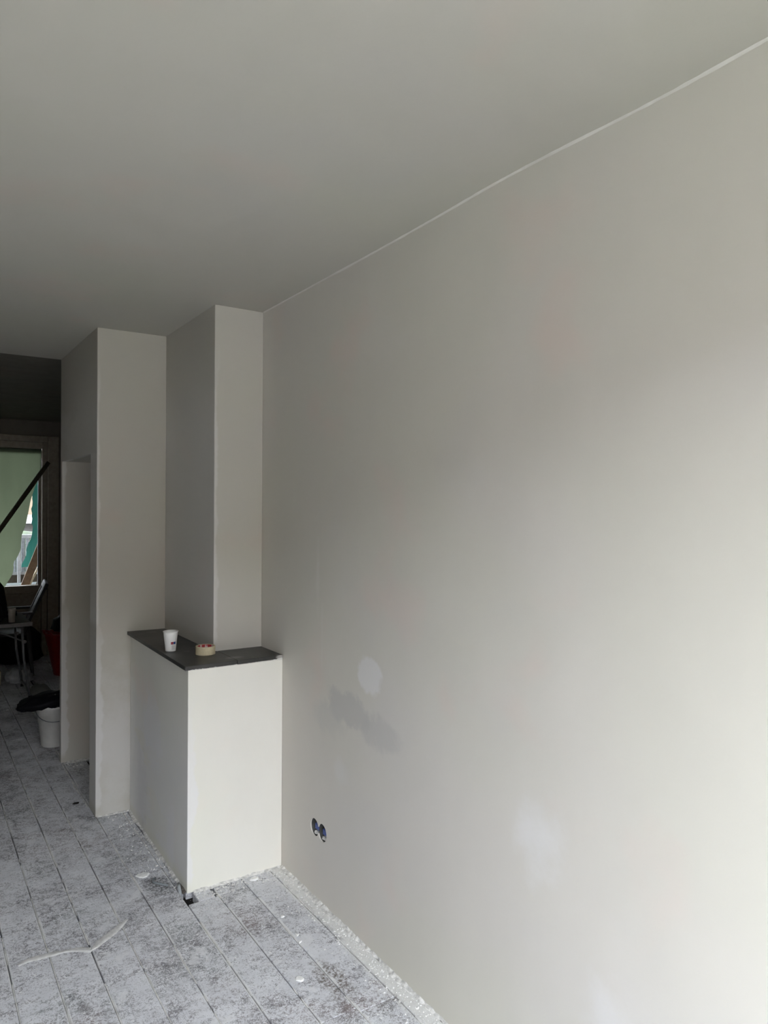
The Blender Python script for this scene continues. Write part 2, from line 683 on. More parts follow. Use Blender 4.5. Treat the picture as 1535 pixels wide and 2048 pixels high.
def ceiling_grid(x0, x1, y0, y1, z, nx, ny, fn):
    bm = bmesh.new()
    g = [[bm.verts.new((x0 + (x1 - x0) * i / nx, y0 + (y1 - y0) * j / ny, z + fn(x0 + (x1 - x0) * i / nx, y0 + (y1 - y0) * j / ny))) for j in range(ny + 1)] for i in range(nx + 1)]
    for i in range(nx):
        for j in range(ny):
            bm.faces.new((g[i][j], g[i][j + 1], g[i + 1][j + 1], g[i + 1][j]))
    # slab above
    box(bm, x0 - .1, x1 + .2, y0 - .1, y1, z + .02, z + .12)
    return bm


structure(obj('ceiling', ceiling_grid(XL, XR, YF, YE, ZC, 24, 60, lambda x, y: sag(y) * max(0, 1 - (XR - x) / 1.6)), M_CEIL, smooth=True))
bm = bmesh.new()
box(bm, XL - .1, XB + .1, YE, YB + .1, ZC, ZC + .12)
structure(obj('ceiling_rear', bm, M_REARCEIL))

# bead of filler where ceiling meets wall
bm = bmesh.new()
prev = None
rz_ = random.Random(11)
N = 240
for i in range(N + 1):
    y = YF + (3.27 - YF) * i / N
    zc = ZC + sag(y)
    r = .0012 + .0018 * max(0, mnoise.noise(Vector((y * 5, 1, 2)))) + .0012 * mnoise.noise(Vector((y * 30, 4, 2)))
    if y > 2.6:
        r *= .6
    off = .004 * mnoise.noise(Vector((y * 3.1, 9, 2)))
    ring = [bm.verts.new(p) for p in ((XR + .001, y, zc - .006 - r + off), (XR - r * .7, y, zc - .004 + off), (XR - r * 1.6, y, zc - .001), (XR - .006 - r, y, zc + .002))]
    if prev:
        for k in range(3):
            bm.faces.new((prev[k], prev[k + 1], ring[k + 1], ring[k]))
    prev = ring
structure(obj('trim_1', bm, plaster('filler_bead', base=(.60, .58, .54)), smooth=True))

# street wall (behind the camera) with its window
def wall_with_hole(name, axis_y, yth, x0, x1, z0, z1, hx0, hx1, hz0, hz1, mat):
    bm = bmesh.new()
    a, b = sorted((axis_y, yth))
    box(bm, x0, hx0, a, b, z0, z1)
    box(bm, hx1, x1, a, b, z0, z1)
    box(bm, hx0, hx1, a, b, hz1, z1)
    if hz0 > z0 + .01:
        box(bm, hx0, hx1, a, b, z0, hz0)
    return structure(obj(name, bm, mat))


M_OTHER = plaster('bounce_cut_plaster', base=(.08, .072, .06))  # unseen left and street walls darkened to cut bounce light
wall_with_hole('wall_front', YF, YF - .25, XL - .1, XR + .2, -.05, ZC + .1, WX0, WX1, WZ0, WZ1, M_OTHER)
bm = bmesh.new()
box(bm, XL - .12, XL, YF, YE, -.05, ZC + .1)
structure(obj('wall_left', bm, M_OTHER))
bm = bmesh.new()
box(bm, XL - .12, XL, YE, YB, -.05, ZC + .1)
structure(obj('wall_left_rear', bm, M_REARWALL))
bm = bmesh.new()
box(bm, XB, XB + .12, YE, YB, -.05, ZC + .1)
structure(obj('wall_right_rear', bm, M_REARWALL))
# rear wall with garden door opening
DX0, DX1, DZ1 = -.55, 1.302, 2.374
bm = bmesh.new()
box(bm, XR + .001, XB + .12, YE - .16, YE, -.14, ZC + .12)
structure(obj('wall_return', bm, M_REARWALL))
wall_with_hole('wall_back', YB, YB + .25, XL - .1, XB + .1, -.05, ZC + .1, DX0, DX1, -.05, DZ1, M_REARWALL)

# street window
w1 = structure(empty('window_1', ((WX0 + WX1) / 2, YF - .12, WZ0)))
hw, hh = (WX1 - WX0) / 2, WZ1 - WZ0
for (x0, x1, z0, z1) in ((-hw, -hw + .06, 0, hh), (hw - .06, hw, 0, hh), (-hw, hw, 0, .06), (-hw, hw, hh - .06, hh), (-.03, .03, .06, hh - .06)):
    obj('window_frame', bevelled_box(x0 + .001, x1 - .001, -.035, .035, z0 + .001, z1 - .001, .004), M_TRIM, w1)
for (x0, x1) in ((-hw + .06, -.03), (.03, hw - .06)):
    bm = bmesh.new()
    box(bm, x0, x1, -.003, .003, .06, hh - .06)
    obj('glass_pane', bm, M_GLASS, w1)

# passage block: pier front, left face with door recess
HN = 1.945
foot_lo = round_poly([(.839, 4.049, .004), (.839, 4.207, .003), (1.34, 4.207, 0), (1.34, 5.028, 0), (.8295, 5.028, .003), (.828, 5.071, .003), (XR - .001, 5.071, 0), (XR - .001, 4.041, 0)])
foot_hi = round_poly([(.839, 4.049, .004), (.828, 5.071, .003), (XR - .001, 5.071, 0), (XR - .001, 4.041, 0)])
bm = bmesh.new()
prism(bm, foot_lo, 0, HN, top=False)
prism(bm, foot_hi, HN, ZC, bottom=False)
bm.faces.new([bm.verts.new(p) for p in ((.839, 4.207, HN), (1.34, 4.207, HN), (1.34, 5.028, HN), (.8295, 5.028, HN))])
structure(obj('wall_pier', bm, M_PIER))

# chimney column
bm = bmesh.new()
prism(bm, round_poly([(1.202, 3.275, .004), (1.202, 4.04, 0), (XR - .001, 4.04, 0), (XR - .001, 3.2765, 0)]), 0, ZC - .0005)
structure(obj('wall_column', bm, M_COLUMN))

# half wall wrapped round the column
ZW, ZS = .959, .977
bm = bmesh.new()
prism(bm, round_poly([(1.002, 3.033, .004), (1.016, 4.04, 0), (1.2015, 4.04, 0), (1.2015, 3.2745, 0), (XR - .001, 3.2745, 0), (XR - .001, 3.0375, 0)]), 0, ZW)
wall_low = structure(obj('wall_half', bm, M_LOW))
# ragged smear of plaster up to and over the edge of the slab
bm = bmesh.new()
rj = random.Random(5)
n = 150
prev = None
for i in range(n + 1):
    x = 1.004 + (XR - .004 - 1.004) * i / n
    yf = 3.033 + (3.0375 - 3.033) * i / n
    ys_ = 3.0154 + (3.0335 - 3.0154) * i / n
    h = -.001 + .005 * max(0, mnoise.noise(Vector((x * 14, 2, 5)))) + rj.uniform(0, .003)
    if x > 1.22:
        h -= .002
    if x > 1.385:
        h += .006 * (x - 1.385) / .06
    ring = [bm.verts.new(p) for p in ((x, yf - .0004, ZW - .005), (x, (ys_ + yf) / 2 - .001, ZW - .0025), (x, ys_ - .0015, ZW + h * .5), (x, ys_ - .0003, ZW + h))]
    if prev:
        for k in range(3):
            bm.faces.new((prev[k], ring[k], ring[k + 1], prev[k + 1]))
    prev = ring
obj('plaster_smear', bm, plaster('smear_plaster', base=(.74, .73, .70)), wall_low, True)

# slate capping, two stones
ledge = tag(empty('slate_ledge', (1.2, 3.2, ZW)), 'dark slate ledge capping the half wall around the column', 'ledge')


def stone(poly, name='slate_slab'):
    bm = bmesh.new()
    prism(bm, [(x - 1.2, y - 3.2) for x, y in poly], 0, ZS - ZW)
    bmesh.ops.bevel(bm, geom=[e for e in bm.edges], offset=.0015, segments=1, affect='EDGES')
    return obj(name, bm, M_SLATE, ledge)


jx = 1.2205
jy = 3.0154 + (3.0335 - 3.0154) * (jx - .9835) / (XR - .9835)
stone([(.9835, 3.0154), (.9985, 4.0475), (1.2008, 4.0395), (1.2008, 3.274), (jx - .0008, 3.274), (jx - .0008, jy)])
stone([(jx + .0008, jy - .002), (jx + .0008, 3.274), (XR - .002, 3.2755), (XR - .002, 3.0335)])

# ------------------------------------------------------------------ rubble, dirt and crumbs on the floor
def fillet(pts, inward, w, h, seed, mat, name='plaster_rubble', y_amp=1.0):
    """ragged ridge of plaster droppings along the foot of a wall"""
    bm = bmesh.new()
    prev = None
    L = 0
    P0, P1 = Vector(pts[0]), Vector(pts[1])
    n = int((P1 - P0).length / .006)
    inw = Vector(inward)
    for i in range(n + 1):
        p = P0.lerp(P1, i / n)
        s = (P1 - P0).length * i / n
        ww = w * (.65 + .7 * mnoise.noise(Vector((s * 7, seed, 0))) + .3 * mnoise.noise(Vector((s * 40, seed, 3))))
        hh = h * (.6 + .8 * abs(mnoise.noise(Vector((s * 13, seed, 5)))) + .4 * mnoise.noise(Vector((s * 70, seed, 6))))
        ww, hh = max(ww, .004), max(hh, .0015)
        ring = []
        for k in range(5):
            t = k / 4
            z = hh * (1 - t) ** 1.6 + .0025 * mnoise.noise(Vector((s * 60, t * 3, seed))) * (1 - t)
            q = p + inw * ww * t
            ring.append(bm.verts.new((q.x, q.y, max(z, .0002) if k < 4 else -.002)))
        if prev:
            for k in range(4):
                bm.faces.new((prev[k], prev[k + 1], ring[k + 1], ring[k]))
        prev = ring
    o = obj(name, bm, mat, floor)
    o['kind'] = 'stuff'
    return o


fillet([(XR, .3), (XR, 3.03)], (-1, 0), .026, .010, 1.3, M_RUBBLE)
fillet([(1.03, 3.0335), (XR - .01, 3.0375)], (0, -1), .016, .007, 2.7, M_RUBBLE)
fillet([(1.0035, 3.12), (1.0155, 4.03)], (-1, 0), .018, .008, 4.1, M_RUBBLE)
fillet([(.845, 4.0485), (1.01, 4.0425)], (0, -1), .012, .005, 5.5, M_RUBBLE)
fillet([(1.0025, 3.04), (1.005, 3.2)], (-1, 0), .035, .007, 6.6, M_DARKDIRT, 'dark_dirt')
fillet([(.833, 4.21), (.833, 5.02)], (-1, 0), .012, .003, 8.2, M_RUBBLE)
fillet([(.84, 5.02), (1.3, 5.02)], (0, -1), .05, .008, 8.9, M_RUBBLE)

# plaster trodden into the gaps between boards, in broken runs
bm = bmesh.new()
for si, xs in enumerate(seams):
    if xs > 1.40 or xs < .15:
        continue
    run = None
    y = 1.6
    while y < 5.4:
        on = mnoise.noise(Vector((y * 3.1, si * 7.3, 1))) + .5 * mnoise.noise(Vector((y * 17, si * 3.1, 4))) > (-.05 if xs < .98 or xs > 1.3 else .12)
        if abs(xs - .978) < .01 and 2.8 < y < 3.2 or y > 3.0 and xs > .99:
            on = False
        if on:
            w = .0016 + .0016 * abs(mnoise.noise(Vector((y * 40, si, 2))))
            jx_ = .0010 * mnoise.noise(Vector((y * 25, si, 6)))
            zt = -.0006 + .0016 * mnoise.noise(Vector((y * 50, si, 3)))
            ring = [bm.verts.new(p) for p in ((xs + jx_ - w, y, zt - .002), (xs + jx_ - w * .4, y, zt), (xs + jx_ + w * .5, y, zt + .0003), (xs + jx_ + w, y, zt - .002))]
            if run:
                for k in range(3):
                    bm.faces.new((run[k], run[k + 1], ring[k + 1], ring[k]))
            run = ring
        else:
            run = None
        y += .006
o = obj('plaster_filling', bm, M_CRUMB, floor)
o['kind'] = 'stuff'

rc = random.Random(21)
bm = bmesh.new()


def crumb(x, y, r, flat=.6):
    n = 5
    top = bm.verts.new((x + rc.uniform(-.3, .3) * r, y + rc.uniform(-.3, .3) * r, r * flat))
    a0 = rc.uniform(0, 6)
    ring = [bm.verts.new((x + math.cos(a0 + 2 * PI * k / n) * r * rc.uniform(.6, 1.2), y + math.sin(a0 + 2 * PI * k / n) * r * rc.uniform(.6, 1.2), -.001)) for k in range(n)]
    for k in range(n):
        bm.faces.new((ring[k], ring[(k + 1) % n], top))


for i in range(900):
    y = rc.uniform(1.5, 3.0)
    x = XR - .012 - abs(rc.gauss(0, .045))
    crumb(x, y, rc.choice((.0012, .0015, .002, .003, .0045)) * rc.uniform(.7, 1.2))
for i in range(260):
    crumb(rc.uniform(1.03, 1.43), 3.025 - abs(rc.gauss(0, .05)), rc.choice((.0015, .002, .003, .005)) * rc.uniform(.7, 1.2))
for i in range(220):
    y = rc.uniform(3.05, 4.02)
    crumb(.995 - abs(rc.gauss(0, .05)), y, rc.choice((.0015, .002, .003, .005)) * rc.uniform(.7, 1.2))
for i in range(900):
    y = rc.uniform(2.0, 5.5)
    crumb(rc.uniform(.2, .8 if y > 4.0 else .97) if y > 3.0 else rc.uniform(.1, 1.4), y, rc.choice((.001, .0014, .002, .003)) * rc.uniform(.7, 1.2), .5)
for i in range(40):
    crumb(rc.uniform(.86, 1.2), rc.uniform(4.9, 5.02), rc.uniform(.003, .009))
o = obj('plaster_crumbs', bm, M_CRUMB)
tag(o, 'small white plaster crumbs strewn over the dusty floorboards', 'debris', kind='stuff')


def chip(x, y, r, label, mat=M_WHITE_CHIP, h=.004, n=9, seed=0, ax=1.0, name='plaster_chip', cat='chip', group='larger plaster chips on the floorboards'):
    q = random.Random(seed)
    bm = bmesh.new()
    pts = [(math.cos(2 * PI * k / n) * r * q.uniform(.75, 1.15), math.sin(2 * PI * k / n) * r * ax * q.uniform(.75, 1.15)) for k in range(n)]
    lo = [bm.verts.new((a, b, -.0005)) for a, b in pts]
    hi = [bm.verts.new((a * .82, b * .82, h * q.uniform(.6, 1))) for a, b in pts]
    for k in range(n):
        bm.faces.new((lo[k], lo[(k + 1) % n], hi[(k + 1) % n], hi[k]))
    bm.faces.new(hi)
    bm.faces.new(lo[::-1])
    o = obj(name, bm, mat)
    o.location = (x, y, 0)
    return tag(o, label, cat, group)

CHIPS = [(.886, 3.296, .030, 'flat round pale plaster splat left of the half wall foot', .003, 11, .9),
         (1.262, 2.507, .011, 'white triangular plaster chip on the floor below the sockets, further of two', .005, 3, 1),
         (1.249, 2.462, .010, 'white triangular plaster chip on the floor below the sockets, nearer of two', .005, 3, 1),
         (1.270, 2.655, .009, 'small round white plaster dab on the board seam below the sockets', .004, 9, 1),
         (1.153, 2.268, .016, 'white oval plaster dab on the brown worn board at the front', .004, 10, 1),
         (1.293, 2.990, .020, 'white plaster lump at the foot of the half wall front', .008, 10, .8)]
for i, (x, y, r, lb, h, n_, ax) in enumerate(CHIPS):
    chip(x, y, r, lb, h=h, n=n_, seed=i, ax=ax)
chip(.788, 4.294, .022, 'flat black chip standing in for a dark hole in the floor by the passage opening', mat=M_SUB, h=.006, seed=31, ax=.6, name='hole_stand_in', cat='knothole', group='dark stand-ins for floor holes')  # flat chip added where the floor has a dark hole

# pale strip of old tape lying folded over the boards
M_TAPE_STRIP = simple('dusty_tape_strip', (.60, .595, .58), .7, .25, var=.15, scale=40, bump=.3)
path = [(.335, 2.885), (.37, 2.898), (.40, 2.895), (.45, 2.890), (.504, 2.880), (.54, 2.866), (.576, 2.838), (.590, 2.848), (.618, 2.875), (.66, 2.905), (.70, 2.938), (.738, 2.972)]
bm = bmesh.new()
prev = None
rp = random.Random(2)
dense = []
for a, b in zip(path[:-1], path[1:]):
    for k in range(6):
        dense.append(Vector((*a, 0)).lerp(Vector((*b, 0)), k / 6))
dense.append(Vector((*path[-1], 0)))
for i, p in enumerate(dense):
    d = (dense[min(i + 1, len(dense) - 1)] - dense[max(i - 1, 0)]).normalized()
    nrm = Vector((-d.y, d.x, 0))
    u = i / len(dense)
    w = .008 + .008 * abs(math.sin(u * 9)) + .003 * mnoise.noise(Vector((u * 20, 0, 1)))
    if u > .55:
        w = .005 + .013 * math.sin(PI * (u - .55) / .45)
    h = .002 + .002 * abs(mnoise.noise(Vector((u * 30, 2, 1))))
    ring = [bm.verts.new(p + nrm * w * s + Vector((0, 0, z))) for s, z in ((-1, -.0005), (-.8, h * .5), (-.1, h), (.25, h * .35), (.7, h * .9), (1, -.0005))]
    if prev:
        for k in range(5):
            bm.faces.new((prev[k], prev[k + 1], ring[k + 1], ring[k]))
    prev = ring
tag(obj('tape_strip', bm, M_TAPE_STRIP, smooth=True), 'pale crumpled strip of tape bent across the floorboards', 'tape')

# grey cable end poking out at the foot of the half wall
M_CABLE = simple('grey_cable', (.20, .22, .23), .5, .4)
bm = bmesh.new()
tube(bm, [(.952, 3.135, .006), (.935, 3.145, .009), (.915, 3.165, .011), (.903, 3.19, .009), (.908, 3.215, .007), (.922, 3.225, .006)], .0048, 8)
tag(obj('cable', bm, M_CABLE, smooth=True), 'short grey curled cable lying by the corner of the half wall', 'cable')
bm = bmesh.new()
tube(bm, [(.982, 3.05, -.030), (.981, 3.06, -.004), (.984, 3.085, .010), (.992, 3.115, .008)], .0075, 8)
tag(obj('conduit', bm, simple('pale_grey_conduit', (.34, .36, .37), .5, .4), smooth=True), 'stub of pale grey conduit rising from the hole at the half wall corner', 'conduit')

# ------------------------------------------------------------------ things on the slate ledge
M_PAPER = simple('white_paper_cup', (.80, .80, .77), .45, .4, var=.03)
CX, CY = 1.036, 3.392


def make_cup(name, x, y, z, label, group=None, h=.094, rt=.0335, rb_=.024, mat=M_PAPER, logo=True, rot=0):
    t = tag(empty(name, (x, y, z), rot), label, 'cup', group)
    prof = [(0, .006), (rb_ - .002, .006), (rb_ - .001, .0005), (rb_, 0), (rb_ + .0004, .004)]
    prof += [(rb_ + (rt - rb_) * k / 8, .004 + (h - .006) * k / 8) for k in range(1, 9)]
    prof += [(rt - .0012, h - .002)] + [(rb_ - .0012 + (rt - rb_) * k / 6, .008 + (h - .010) * k / 6) for k in range(5, -1, -1)] + [(0, .008)]
    obj('cup_body', lathe(prof, 40), mat, t, True)
    rim = [(rt + .0022 * math.cos(a), h - .002 + .0022 * math.sin(a)) for a in [2 * PI * k / 8 for k in range(8)]]
    obj('rim', lathe(rim, 40, closed=True), mat, t, True)
    if logo:
        def patch(a0, a1, z0, z1, c, nm):
            bm = bmesh.new()
            n = 8
            pv = None
            for k in range(n + 1):
                a = a0 + (a1 - a0) * k / n
                col_ = []
                for zz in (z0, z1):
                    r = rb_ + (rt - rb_) * zz / h + .0006
                    col_.append(bm.verts.new((r * math.cos(a), r * math.sin(a), zz)))
                if pv:
                    bm.faces.new((pv[0], col_[0], col_[1], pv[1]))
                pv = col_
            m = NT(nm)
            m.color(c)
            m.rough(.5)
            return obj(nm, bm, m.m, t)
        patch(.00, .40, .034, .046, (.32, .05, .07), 'red_logo')
        patch(.42, .82, .034, .046, (.03, .07, .22), 'blue_logo')
        for k in range(6):
            patch(.12, .12 + .66 - .1 * (k % 3 == 2), .010 + k * .0036, .0116 + k * .0036, (.42, .42, .42), 'print_line')
    return t


# logo faces the camera's right: direction to camera from the cup is about (-.29, -.96)
make_cup('paper_cup', CX, CY, ZS, 'white paper cup with red and blue logo on the slate ledge', logo=True, rot=math.radians(-108 + 4))

M_CREPE = simple('tan_crepe_tape', (.60, .53, .36), .75, .2, var=.06, scale=120)
M_CORE = simple('brown_card_core', (.55, .45, .33), .8, .2)


def core_print():
    m = NT('red_printed_liner')
    o = m.objco()
    w = m.noise(m.mapping(o, scale=(1, 1, .4)), 60, 3)
    m.color(m.mix(m.ramp(w, .50, .56), (.38, .03, .035), (.62, .45, .46)))
    m.rough(.5)
    return m.m


TX, TY = 1.150, 3.236
tr_ = tag(empty('tape_roll', (TX, TY, ZS)), 'roll of tan masking tape with red core lying on the slate ledge', 'tape roll')
R1, R2, TH = .0445, .038, .038
prof = [(R2, .0005), (R1 - .001, .0), (R1, .001), (R1, TH - .001), (R1 - .001, TH), (R2, TH - .0004)]
obj('tape', lathe(prof, 48, closed=True), M_CREPE, tr_, False)
obj('cardboard_core', lathe([(R2 - .0003, .0008), (R2 - .0003, TH - .0008), (R2 - .002, TH - .0008), (R2 - .002, .0008)], 48, closed=True), M_CORE, tr_, False)
obj('printed_liner', lathe([(R2 - .0022, .001), (R2 - .0022, TH - .001), (R2 - .0028, TH - .001), (R2 - .0028, .001)], 48, closed=True), core_print(), tr_, False)

# ------------------------------------------------------------------ socket boxes in the wall
M_BOXG = simple('dark_grey_back_box', (.07, .07, .065), .6, .3)
M_BOXB = simple('blue_back_box', (.045, .08, .27), .5, .4)
for i, (y, z) in enumerate(SOCK):
    t = tag(empty('socket_box', (XR + .005, y, z)), ['blue and grey empty socket box in the wall hole nearer the half wall', 'blue and grey empty socket box in the wall hole further from the half wall'][i], 'socket box', 'open socket boxes in the long wall')
    bm = lathe([(SR - .001, 0), (SR - .001, .045), (0, .045)], 28)
    bm.transform(Matrix.Rotation(PI / 2, 4, 'Y'))
    obj('box_shell', bm, M_BOXG, t, True)
    bm = bevelled_box(.004, .030, -.024, .014, -.013, .012, .003)
    obj('blue_insert', bm, M_BOXB, t)
    bm = bevelled_box(.009, .022, -.020, .002, .013, .024, .002)
    obj('blue_clip', bm, M_BOXB, t)
    bm = blob(.012, .002, -.031, .012, .018, .010, 3 + i, .4, 2)
    obj('plaster_spill', bm, M_RUBBLE, t)
    bm = bmesh.new()
    tube(bm, [(.010, .012, -.02), (.004, .012, -.024), (.006, .004, -.027)], .003, 8)
    obj('screw', bm, simple('dull_steel', (.4, .4, .4), .4, .5, .8), t, True)

# ------------------------------------------------------------------ rear room: glazed garden door
M_BLACK = simple('black_fabric', (.010, .010, .011), .8, .2)
d1 = structure(empty('door_1', (0, YB, 0)))


def dpart(name, x0, x1, y0, y1, z0, z1, mat=M_TRIM, b=.004):
    return obj(name, bevelled_box(x0, x1, y0, y1, z0, z1, b), mat, d1)


dpart('door_casing', 1.302, 1.416, -.022, .004, 0, 2.44)
dpart('door_casing', -.66, -.55, -.022, .004, 0, 2.44)
dpart('door_casing', -.549, 1.301, -.022, .004, DZ1, 2.44)
dpart('door_sill', -.549, 1.301, .001, .24, -.05, -.0015)
dpart('door_frame', 1.245, 1.301, -.005, .09, 0, DZ1 - .002)
dpart('door_frame', -.549, -.49, -.005, .09, 0, DZ1 - .002)
dpart('door_frame', -.489, 1.244, -.005, .09, 2.30, DZ1 - .002)
for s in (0, 1):
    xa, xb = ((.385, 1.243), (-.488, .383))[s]
    dpart('door_stile', xb - .027 if s == 0 else xb - .05, xb, .02, .052, -.001, 2.298)
    dpart('door_stile', xa, xa + .05, .02, .052, -.001, 2.298)
    dpart('top_rail', xa + .051, xb - .028, .02, .075, 2.243, 2.298)
    dpart('mid_rail', xa + .051, xb - .028, .005, .075, .700, .785)
    dpart('bottom_rail', xa + .051, xb - .028, .02, .075, -.001, .14)
    dpart('door_panel', xa + .045, xb - .022, .035, .060, .13, .705, b=.002)
    dpart('glazing_gasket', xb - .033, xb - .0275, .018, .051, .786, 2.242, M_BLACK, 0)
    bm = bmesh.new()
    box(bm, xa + .045, xb - .033, .044, .049, .785, 2.243)
    obj('glass_pane', bm, M_GLASS, d1)

# green-tinged plastic sheet hung over the door, its right edge pulled aside
edge_pts = [(2.300, 1.232), (2.10, 1.230), (1.97, 1.212), (1.867, 1.168), (1.729, 1.129), (1.591, 1.105), (1.455, 1.080), (1.346, 1.041), (1.182, 1.032), (1.091, .993), (1.048, .959), (.983, .965), (.913, .950), (.80, .885), (.70, .84)]


def edge_x(z):
    for (za, xa), (zb, xb) in zip(edge_pts[:-1], edge_pts[1:]):
        if zb <= z <= za:
            t = (za - z) / (za - zb)
            return xa + (xb - xa) * t
    return edge_pts[-1][1]


bm = bmesh.new()
nx, nz = 48, 44
g = []
for j in range(nz + 1):
    z = 2.29 - (2.29 - .70) * j / nz
    xe = edge_x(z)
    row = []
    for i in range(nx + 1):
        u = i / nx
        x = -.45 + (xe + .45) * u
        y = YB - .020 + .012 * math.sin(u * 40 + z * 6) * (.3 + .7 * u) * min(1, j / 8) + .008 * mnoise.noise(Vector((x * 6, z * 6, 2)))
        if z < 1.0:
            y -= .04 * (1.0 - z) / .3 * (.5 + .5 * math.sin(u * 23))
        row.append(bm.verts.new((x, min(y, YB - .028), z)))
    g.append(row)
for j in range(nz):
    for i in range(nx):
        bm.faces.new((g[j][i], g[j][i + 1], g[j + 1][i + 1], g[j + 1][i]))
tag(obj('plastic_sheet', bm, M_SHEET, smooth=True), 'greenish translucent plastic sheet hanging over the rear garden door', 'sheet')
# batten across the door holding the sheet
bm = bevelled_box(-.022, .022, -.011, .011, 0, 2.05, .002)
a = Vector((1.300, YB - .075, 2.150))
b = Vector((-.10, YB - .30, .0))
dv = (a - b)
M_DARKWOOD = simple('dark_timber', (.07, .06, .045), .7, .2)
q = dv.to_track_quat('Z', 'Y')
bm.free()
bm = bevelled_box(-.011, .011, -.022, .022, 0, dv.length, .002)
bm.transform(Matrix.Translation(b) @ q.to_matrix().to_4x4())
tag(obj('batten', bm, M_DARKWOOD), 'thin dark batten leaning diagonally across the plastic sheet', 'batten')

# ------------------------------------------------------------------ rear room: table and what is on and under it
M_TABLE = simple('grey_table_edge', (.26, .26, .26), .5, .4)
M_TTOP = simple('dark_table_top', (.03, .033, .028), .8, .1)
M_STEEL = simple('grey_steel_tube', (.22, .23, .24), .4, .5, .5)
M_BLACKPL = simple('black_plastic_bag', (.006, .006, .008), .6, .15)
TZ = .665
ft = tag(empty('folding_table', (.02, 6.80, 0)), 'grey folding work table with thin steel legs in the dark rear room', 'table')
obj('table_top', bevelled_box(-.87, .865, .010, .66, TZ - .022, TZ, .003), M_TTOP, ft)
obj('table_edge', bevelled_box(-.88, .875, -.004, .009, TZ - .030, TZ + .002, .003), M_TABLE, ft)
for sx_ in (.82, -.82):
    for sy_ in (.07, .58):
        bm = bmesh.new()
        tube(bm, [(sx_ - .02 * (sx_ / .8), sy_, TZ - .03), (sx_ - .005, sy_, .35), (sx_ + .045 * (sx_ / .8), sy_, .012)], .011, 10)
        bm2 = bm
        lg = obj('leg', bm2, M_STEEL, ft, True)
        obj('foot_cap', lathe([(0, 0), (.015, 0), (.015, .022), (.012, .025), (0, .025)], 12, sx_ + .045 * (sx_ / .8), sy_), M_BLACK, lg)
    bm = bmesh.new()
    tube(bm, [(sx_ + .04 * (sx_ / .8), .07, .05), (sx_ + .04 * (sx_ / .8), .58, .05)], .009, 8)
    obj('cross_bar', bm, M_STEEL, ft, True)
    bm = bmesh.new()
    tube(bm, [(sx_, .07, TZ - .17), (sx_ - .30 * (sx_ / .8), .20, TZ - .03)], .007, 8)
    obj('folding_brace', bm, M_STEEL, ft, True)
    for sy_ in (.07, .58):
        bm = bmesh.new()
        bmesh.ops.create_uvsphere(bm, u_segments=10, v_segments=6, radius=.016, matrix=Matrix.Translation((sx_, sy_ - .012, TZ - .17)))
        obj('hinge', bm, M_TABLE, ft, True)

make_cup('paper_cup', .745, 6.90, TZ, 'plain pale paper cup standing on the dark folding table', h=.125, rt=.032, rb_=.024, mat=simple('dull_paper_cup', (.42, .41, .36), .6, .3), logo=False)
# black rucksack standing on the table, cut by the picture's left edge
rs = tag(empty('rucksack', (.585, 7.02, TZ + .001)), 'black rucksack standing on the folding table at the left edge', 'bag')
obj('bag_body', blob(0, 0, 0, .135, .10, .34, 4.4, .18, 3), M_BLACK, rs, True)
obj('bag_pocket', blob(.0, -.10, .0, .10, .05, .17, 6.1, .15, 3), M_BLACK, rs, True)
bm = bmesh.new()
tube(bm, [(-.04, 0, .335), (-.03, 0, .385), (.03, 0, .385), (.04, 0, .335)], .009, 8)
obj('carry_loop', bm, M_BLACK, rs, True)
# flat black tool case on the table
tcx = tag(empty('tool_case', (.86, 7.33, TZ)), 'flat black tool case lying at the back of the folding table', 'case')
tcx.location = (.78, 7.34, TZ)
obj('case_body', bevelled_box(-.11, .05, -.05, .05, 0, .028, .006, 2), M_BLACK, tcx)
obj('case_lid', bevelled_box(-.11, .05, -.05, .05, .0285, .042, .006, 2), M_BLACK, tcx)
bm = bmesh.new()
tube(bm, [(-.055, -.05, .02), (-.055, -.068, .02), (-.005, -.068, .02), (-.005, -.05, .02)], .004, 6)
obj('handle', bm, M_STEEL, tcx, True)

# plastic chair, reclined, behind the table
M_CHAIR = simple('grey_plastic_chair', (.085, .085, .085), .7, .15)
ch = tag(empty('plastic_chair', (.80, 8.06, 0), math.radians(-6)), 'grey plastic armchair with slanting back behind the folding table', 'chair')
obj('seat', bevelled_box(-.24, .20, -.23, .23, .395, .42, .010, 2), M_CHAIR, ch)
lean = Matrix.Translation((.17, 0, .42)) @ Matrix.Rotation(math.radians(24), 4, 'Y')
for yy in (-.235, .195):
    obj('back_post', bevelled_box(-.014, .014, yy, yy + .04, -.02, .50, .006, 2, lean), M_CHAIR, ch)
for k in range(5):
    y_ = -.15 + k * .065
    obj('back_slat', bevelled_box(-.006, .006, y_, y_ + .04, .02, .47, .004, 1, lean), M_CHAIR, ch)
obj('top_rail', bevelled_box(-.018, .018, -.235, .235, .455, .52, .010, 2, lean), M_CHAIR, ch)
for yy in (-.26, .22):
    obj('armrest', bevelled_box(-.20, .26, yy, yy + .045, .60, .625, .010, 2), M_CHAIR, ch)
for (xx, yy) in ((-.20, -.24), (-.20, .24), (.22, -.24), (.22, .24)):
    bm = bmesh.new()
    tube(bm, [(xx, yy * .97, .61 if xx < 0 else .42), (xx * 1.06, yy, .2), (xx * 1.15, yy * 1.04, 0)], [.017, .019, .016], 10)
    obj('leg', bm, M_CHAIR, ch, True)

